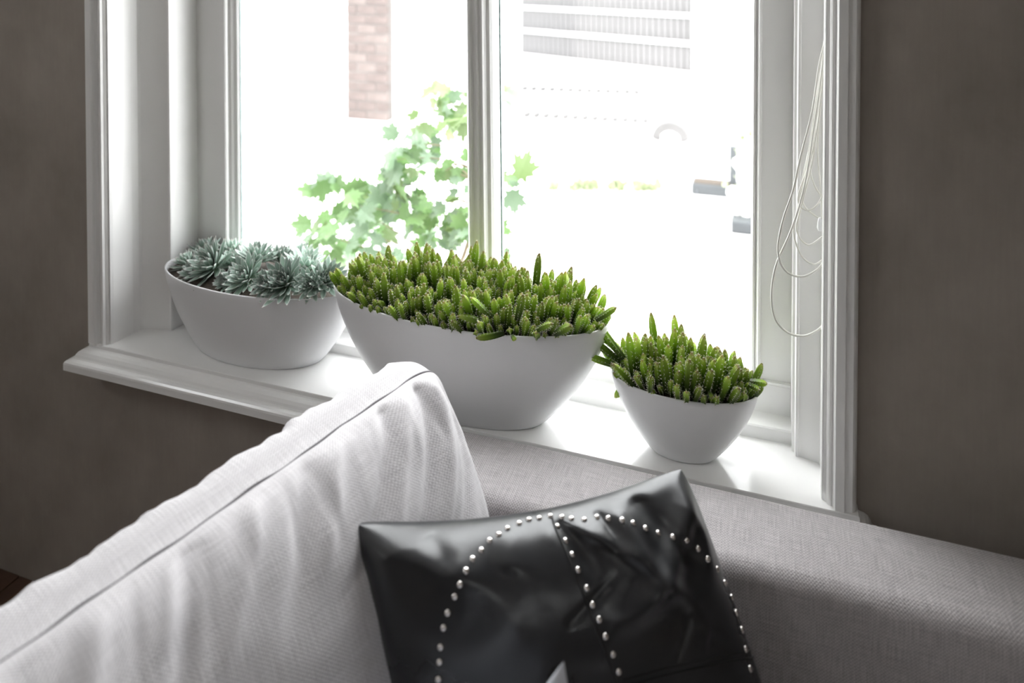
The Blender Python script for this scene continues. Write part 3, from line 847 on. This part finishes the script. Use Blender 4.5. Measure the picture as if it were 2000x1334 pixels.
def surface_line(pxs, r, n=10):
    P = []
    for q in spline([(a, b, 0) for a, b in pxs], n):
        loc, nor = hit(q.x, q.y)
        if loc is not None:
            if nor.dot(ray(q.x, q.y)) > 0: nor = -nor
            P.append(loc + nor*.0003)
    return tube(P, r, 6)
bm = surface_line([(1076, 1000), (1084, 1030), (1097, 1060), (1109, 1088), (1121, 1120), (1137, 1156), (1149, 1190), (1162, 1222), (1176, 1258), (1190, 1295), (1203, 1335), (1220, 1390)], .0013)
keep(bobj('panel_seam', bm, M['leather_seam'], None, True), pe)
for ln in ([(1216, 1328), (1300, 1306), (1380, 1288), (1466, 1270)], [(1216, 1342), (1300, 1319), (1380, 1301), (1470, 1284)]):
    bm = surface_line(ln, .0009)
    keep(bobj('panel_seam', bm, M['leather_seam'], None, True), pe)

# silver satin pillow, only its tip reaching into view
tip = at_d(1101, 1291, .60); tl = at_d(520, 1880, .54); br = at_d(1400, 2420, .50)
sc_, smid, sth, sn = cushion('satin_cover', (tl, tip, tl+br-tip, br), .04, .04, M['satin'], 50, 50, .012, (), (), 2.2, .6, .002, 3, (.3, .3))
spe = empty('satin_pillow', (tip+br+tl)/3)
tag(spe, 'silvery satin pillow whose tip pokes up before the black pillow', 'pillow')
keep(sc_, spe)

# ------------------------------------------------------------------ blind cord looped on the right reveal
cd = empty('blind_cord', at_y(1611, 78, 1.135))
tag(cd, 'thin white blind cord hanging in loose loops on the right window reveal', 'cord')
CO = [[(1612, 78), (1600, 130), (1586, 220), (1563, 310), (1549, 372), (1530, 428), (1520, 478), (1524, 512), (1541, 534), (1568, 540), (1594, 528), (1612, 508)],
      [(1612, 78), (1604, 150), (1590, 250), (1571, 365), (1546, 448), (1516, 518), (1507, 578), (1515, 624), (1540, 650), (1570, 656), (1595, 646), (1612, 630)],
      [(1612, 95), (1599, 235), (1581, 318), (1562, 372), (1560, 398), (1577, 411), (1596, 400), (1612, 372)],
      [(1612, 90), (1594, 200), (1575, 325), (1556, 415), (1551, 460), (1566, 500), (1590, 516), (1612, 503)],
      [(1612, 100), (1591, 290), (1568, 392), (1556, 448), (1578, 478), (1612, 458)],
      [(1612, 110), (1601, 210), (1597, 300), (1603, 370), (1606, 428)],
      [(1612, 120), (1598, 230), (1583, 320), (1590, 360), (1612, 395)],
      [(1610, 105), (1588, 255), (1569, 345), (1568, 395), (1590, 420), (1612, 430)]]
for i, c in enumerate(CO):
    Y = 1.118+.004*i
    P = spline([at_y(x, y, Y) for x, y in c], 8)
    keep(bobj('cord_strand', tube(P, .0017 if i < 2 else .0013, 6), M['cord'], None, True), cd)
p = at_y(1602, 440, 1.14)
keep(bobj('cord_weight', tube([p+Vector((0, 0, .012)), p+Vector((0, 0, .010)), p+Vector((0, 0, .004)), p+Vector((0, 0, -.004)), p+Vector((0, 0, -.008))], [.001, .0028, .0040, .0046, .003], 12), M['ceramic'], None, True), cd)
p = at_y(1622, 78, 1.135)
keep(bobj('hook', tube(spline([p+Vector((.006, 0, .004)), p+Vector((-.003, 0, .002)), p+Vector((-.007, 0, .006)), p+Vector((-.007, 0, .014))], 6), .0016, 8), M['steel'], None, True), cd)

# ------------------------------------------------------------------ outside
GZ = .10
def plane(name, x0, x1, y0, y1, z, m, th=.1):
    return boxobj(name, (x0, y0, z-th), (x1, y1, z), m)
g = plane('ground_outside', -30, 30, 1.36, 60, GZ, M['paving']); g['kind'] = 'structure'
# house over the way: white wall and a brick pier
hs_ = empty('house_opposite', (-4.2, 5.3, GZ))
tag(hs_, 'white rendered house across the way with a brick pier', 'house')
keep(boxobj('wall', (-12, 5.18, GZ), (-1.85, 5.6, 4.2), M['render']), hs_)
pa = at_z(668, 235, GZ); pb = at_z(764, 235, GZ)
px0, px1 = pa.x, pb.x
py0 = (pa.y+pb.y)/2
keep(boxobj('mortar_core', (px0+.006, py0+.006, GZ), (px1-.006, 5.2, 2.6), M['mortar']), hs_)
course = .078; W = px1-px0; k = 0
bme = {}
def brick_mesh(w, d, h, key):
    if key not in bme:
        bm = bmesh.new(); box(bm, (0, 0, 0), (w, d, h), .003)
        me = bpy.data.meshes.new('brick'); bm.to_mesh(me); bm.free(); me.materials.append(M['brick' if key[0] == 'a' else 'brick2']); bme[key] = me
    return bme[key]
rb = random.Random(4); z = GZ+.004; row = 0
while z < 2.55:
    cuts = [0, W*.5, W] if row % 2 == 0 else [0, W*.27, W*.73, W]
    for a, b in zip(cuts, cuts[1:]):
        me = brick_mesh(b-a-.010, .05, course-.012, (rb.choice('aab'), round(b-a, 3)))
        o = bpy.data.objects.new('brick', me); COL.objects.link(o)
        o.location = (px0+a+.005, py0+rb.uniform(-.003, .003), z); keep(o, hs_)
        o.matrix_parent_inverse = Matrix.Translation(-hs_.location)
    z += course; row += 1
# stoop with brick risers turned on edge, to the right
R0 = at_z(1349, 196, GZ)
_D = (R0-EYEP).dot(fw)*1.24
_y = Y0 + FPX*(fw.z-(GZ-EYE)/_D)/up.z
R1 = at_z(996, _y, GZ); LEN = (R1-R0).length; dS = (R1-R0).normalized(); nS = Vector((-dS.y, dS.x, 0))
st_ = empty('brick_steps', R0)
tag(st_, 'pale steps across the way with risers of upright grey bricks', 'steps')
zz = [at_y(1349, q, R0.y).z for q in (140, 90, 82, 36, 28, -20)]
def steps_box(name, s0, s1, d0, d1, z0, z1, m, bev=.003, parent=st_):
    me_k = (name, round(s1-s0, 3), round(d1-d0, 3), round(z1-z0, 3), m.name)
    if me_k not in bme:
        bm = bmesh.new(); box(bm, (0, 0, 0), (s1-s0, d1-d0, z1-z0), bev); bmesh.ops.recalc_face_normals(bm, faces=bm.faces)
        me = bpy.data.meshes.new(name); bm.to_mesh(me); bm.free(); me.materials.append(m); bme[me_k] = me
    o = bpy.data.objects.new(name, bme[me_k]); COL.objects.link(o)
    base = Matrix.Translation(R0) @ Matrix(((dS.x, -nS.x, 0, 0), (dS.y, -nS.y, 0, 0), (0, 0, 1, 0), (0, 0, 0, 1)))
    o.parent = parent; o.matrix_parent_inverse = Matrix.Translation(-parent.location)
    o.matrix_basis = base @ Matrix.Translation((s0, d0, z0-GZ))
    return o
for (z0, z1, back) in ((zz[0], zz[1], 0), (zz[2], zz[3], .05), (zz[4], zz[5], .10)):
    nb = 34; bw = LEN/nb
    steps_box('riser_core', 0, LEN, back+.012, back+1.2, z0, z1, M['mortar'])
    for i in range(nb):
        steps_box('brick', i*bw+.004, (i+1)*bw-.004, back+0, back+.05, z0+.004, z1-.004, M['greybrick'])
for z0, z1, back in ((GZ, zz[0], -.03), (zz[1], zz[2], -.02), (zz[3], zz[4], .03)):
    steps_box('tread', -.02, LEN+.02, back, 1.3, z0, z1, M['render'], .004)
steps_box('end_wall', -.10, -.025, -.03, 1.3, GZ, 2.2, M['render'])
pp = at_z(1345, 196, GZ) + Vector((.09, -.16, 0))
M['postgrey'] = simple('grey_post', (.13, .13, .132), .8)
pst = tag(boxobj('post', (pp.x-.03, pp.y-.03, GZ), (pp.x+.03, pp.y+.03, 3.0), M['postgrey'], None, .004), 'thin grey post at the right end of the brick steps', 'post')
# two kerbs of single stones
def kerb(pA, pB, n, m, h=.05, label=''):
    A = at_z(*pA, GZ); B = at_z(*pB, GZ); d = (B-A); ln = d.length; d.normalize(); rz = math.atan2(d.y, d.x)
    e = empty('kerb', A); tag(e, label, 'kerb')
    bm = bmesh.new(); box(bm, (0, 0, 0), (ln/n-.035, .12, h), .008); me = bpy.data.meshes.new('stone'); bm.to_mesh(me); bm.free(); me.materials.append(m)
    for i in range(n):
        o = bpy.data.objects.new('stone', me); COL.objects.link(o); o.parent = e; o.matrix_parent_inverse = Matrix.Translation(-A)
        o.matrix_basis = Matrix.Translation(A+d*(i*ln/n)+Vector((0, 0, 0))) @ Matrix.Rotation(rz, 4, 'Z')
kerb((1000, 177), (1256, 186), 14, M['greystone'], .04, 'far row of low grey stones before the steps')
kerb((1003, 229), (1275, 243), 14, M['greystone'], .04, 'nearer row of low grey stones on the paving')
# grey stone arch by the post
A = at_z(1310, 274, GZ)
bm = bmesh.new(); pr = []
for i in range(13):
    t = PI*i/12; pr.append((math.cos(t), math.sin(t)))
wv = .13; inner = .075
v0 = []
for (c, s) in pr: v0.append(((c*wv, .02+s*wv*.9), (c*inner, s*inner)))
f0 = [[bm.verts.new((a[0], -.05, a[1])), bm.verts.new((b[0], -.05, b[1])), bm.verts.new((a[0], .05, a[1])), bm.verts.new((b[0], .05, b[1]))] for a, b in v0]
for q, r in zip(f0, f0[1:]):
    bm.faces.new([q[0], r[0], r[1], q[1]]); bm.faces.new([q[2], q[3], r[3], r[2]]); bm.faces.new([q[0], q[2], r[2], r[0]]); bm.faces.new([q[1], r[1], r[3], q[3]])
bm.faces.new(f0[0]); bm.faces.new(f0[-1])
ar = bobj('stone_arch', bm, M['greystone']); ar.location = A
tag(ar, 'small pale grey arched stone on the paving below the post', 'stone')
# dark trough and the bush at the right edge of the pane
A = at_z(1395, 384, GZ)
tr = empty('planter_trough', A); tag(tr, 'low dark grey planter trough outside, left of the flowering bush', 'planter')
keep(boxobj('trough', (A.x-.12, A.y, GZ), (A.x+.12, A.y+.12, GZ+.06), M['zinc'], None, .006), tr)
keep(boxobj('trough_soil', (A.x-.11, A.y+.01, GZ+.06), (A.x+.11, A.y+.11, GZ+.064), M['soil']), tr)
keep(boxobj('upright', (A.x+.075, A.y+.03, GZ+.05), (A.x+.115, A.y+.07, GZ+.27), M['zinc'], None, .004), tr)
A = at_z(1450, 458, GZ)
tag(boxobj('dark_stone_block', (A.x-.05, A.y, GZ), (A.x+.10, A.y+.12, GZ+.055), M['zinc'], None, .008), 'dark low block on the ground below the flowering bush', 'block')

def leaf_card(bm, uvl, c, d, nrm, ln, w, shape):
    """one leaf blade built into bm: shape = list of (x, y) outline, a fan bent about its midrib"""
    side = d.cross(nrm).normalized()
    cv = bm.verts.new(c + d*ln*.35)
    ring = []
    for x, y in shape:
        ring.append(bm.verts.new(c + side*(x*w) + d*(y*ln) + nrm*(.18*abs(x)*w - .12*y*y*ln)))
    for i in range(len(ring)):
        f = bm.faces.new([cv, ring[i], ring[(i+1) % len(ring)]])
        for l in f.loops: l[uvl].uv = (.5, min(1, max(0, (l.vert.co-c).dot(d)/ln)))
MAPLE = [(0, 0), (.22, .05), (.52, -.02), (.42, .18), (.78, .30), (.62, .40), (1.0, .72), (.60, .62), (.50, .74), (.30, .62), (.26, .86), (.12, .84), (0, 1.12),
         (-.12, .84), (-.26, .86), (-.30, .62), (-.50, .74), (-.60, .62), (-1.0, .72), (-.62, .40), (-.78, .30), (-.42, .18), (-.52, -.02), (-.22, .05)]
OVAL = [(0, 0), (.6, .25), (.8, .5), (.5, .8), (0, 1), (-.5, .8), (-.8, .5), (-.6, .25)]
def leaf_mesh(name, shape, m, w=.5):
    bm = bmesh.new(); uvl = bm.loops.layers.uv.new('UVMap')
    leaf_card(bm, uvl, Vector((0, 0, 0)), Vector((0, 1, 0)), Vector((0, 0, 1)), 1.0, w, shape)
    me = bpy.data.meshes.new(name); bm.to_mesh(me); bm.free(); me.materials.append(m)
    return me
ML = [leaf_mesh('leaf', MAPLE, M['leaf'], .56), leaf_mesh('leaf', MAPLE, M['leaf2'], .56), leaf_mesh('leaf', MAPLE, M['leaf3'], .56)]
mp_e = empty('maple_sapling', (-1.15, 2.1, GZ))
tag(mp_e, 'young maple with lobed green leaves growing just outside the window', 'tree')
rm = random.Random(12)
CL = [(862, 190, 26, 7), (850, 235, 34, 9), (888, 235, 22, 5), (795, 285, 30, 8), (830, 300, 34, 9), (772, 312, 22, 4), (868, 335, 24, 4), (800, 330, 20, 4), (642, 380, 34, 9), (690, 400, 30, 8), (752, 365, 32, 9),
      (795, 385, 40, 14), (745, 418, 38, 12), (830, 395, 20, 5), (612, 452, 26, 7), (660, 465, 36, 10), (705, 455, 28, 5), (700, 490, 40, 7), (868, 405, 18, 4), (862, 455, 34, 12), (820, 455, 24, 5), (900, 440, 20, 4),
      (985, 188, 12, 4), (972, 345, 20, 6), (1005, 352, 22, 4), (780, 485, 30, 4), (990, 500, 20, 2), (930, 350, 40, 6), (930, 430, 40, 6), (930, 220, 36, 6)]
trunk_top = at_y(935, 120, 2.12)
base_p = Vector((-1.02, 2.12, GZ))
trunk = spline([base_p, at_y(915, 470, 2.12), at_y(925, 330, 2.12), trunk_top], 8)
keep(bobj('trunk', tube(trunk, [.009-.006*i/len(trunk) for i in range(len(trunk))], 8), M['bark'], None, True), mp_e)
nleaf = 0
for (cx, cy, r, n) in CL:
    Yc = rm.uniform(1.95, 2.3); c = at_y(cx, cy, Yc)
    t0 = min(trunk, key=lambda q: (q-c).length + (1.0 if q.z > c.z else 0))
    tw = spline([t0, (t0+c)/2+Vector((0, 0, .02)), c], 5)
    keep(bobj('twig', tube(tw, [.0030-.002*i/len(tw) for i in range(len(tw))], 5), M['bark'], None, True), mp_e)
    for i in range(int(n*1.35+.5)):
        a = rm.uniform(0, 2*PI); rr = r*math.sqrt(rm.random())
        p = at_y(cx+rr*math.cos(a), cy+rr*math.sin(a), Yc+rm.uniform(-.08, .08))
        d = Vector((rm.uniform(-1, 1), rm.uniform(-.7, .7), rm.uniform(-1, .5))).normalized()
        nn = Vector((rm.uniform(-.6, .6), rm.uniform(-1, .2), rm.uniform(0, 1.2))).normalized(); nn = (nn-d*nn.dot(d)).normalized()
        s = rm.uniform(.055, .092)*(1 if rm.random() > .2 else .7)
        x = d.cross(nn)
        me = ML[2] if cy < 260 and rm.random() < .6 else rm.choice([ML[0], ML[1], ML[0], ML[1], ML[2]] if rm.random() < .5 else [ML[0], ML[1]])
        o = bpy.data.objects.new('leaf', me); COL.objects.link(o)
        o.parent = mp_e; o.matrix_parent_inverse = Matrix.Translation(-mp_e.location)
        o.matrix_basis = Matrix(((x.x*s, d.x*s, nn.x*s, p.x), (x.y*s, d.y*s, nn.y*s, p.y), (x.z*s, d.z*s, nn.z*s, p.z), (0, 0, 0, 1)))
        nleaf += 1
# flowering bush at the right edge of the right pane
A = at_z(1462, 440, GZ)
fb_ = empty('flowering_bush', A); tag(fb_, 'bush with white flower heads outside, at the right edge of the window', 'bush')
bm = bmesh.new(); uvl = bm.loops.layers.uv.new('UVMap')
for i in range(260):
    c = A + Vector((rm.gauss(.04, .06), rm.gauss(.05, .06), abs(rm.gauss(.30, .17))))
    d = Vector((rm.uniform(-1, 1), rm.uniform(-1, 1), rm.uniform(-.3, 1))).normalized()
    leaf_card(bm, uvl, c, d, d.orthogonal().normalized(), rm.uniform(.03, .06), .018, OVAL)
fo = bobj('foliage', bm, M['hedge']); fo['kind'] = 'stuff'; keep(fo, fb_)
keep(bobj('stem', tube([A+Vector((.04, .05, 0)), A+Vector((.05, .05, .3))], .008, 6), M['bark']), fb_)
for (px, py, r) in ((1446, 320, .035), (1462, 345, .04), (1432, 375, .03), (1450, 385, .04), (1466, 405, .04), (1440, 410, .03), (1458, 428, .035), (1462, 300, .03), (1470, 370, .04)):
    bm = bmesh.new(); bmesh.ops.create_icosphere(bm, subdivisions=3, radius=r)
    for v in bm.verts: v.co *= 1+.25*noise.noise(v.co*70)
    o = bobj('flower_head', bm, M['flower'], None, True); o.location = at_y(px, py, A.y-.02); keep(o, fb_)
# low pale ground cover
A = at_z(1065, 370, GZ); B = at_z(1290, 372, GZ)
bm = bmesh.new(); uvl = bm.loops.layers.uv.new('UVMap')
for i in range(420):
    t = rm.random()
    if noise.noise(Vector((t*9, 3, 1))) < -.1: continue
    c = A.lerp(B, t) + Vector((0, rm.uniform(-.04, .10), 0))
    d = Vector((rm.uniform(-.8, .8), rm.uniform(-.8, .8), 1)).normalized()
    leaf_card(bm, uvl, c, d, d.orthogonal().normalized(), rm.uniform(.03, .07), .014, OVAL)
gc = bobj('ground_cover', bm, M['hedge']); tag(gc, 'low pale green ground cover growing in a strip on the paving', 'plants', kind='stuff')
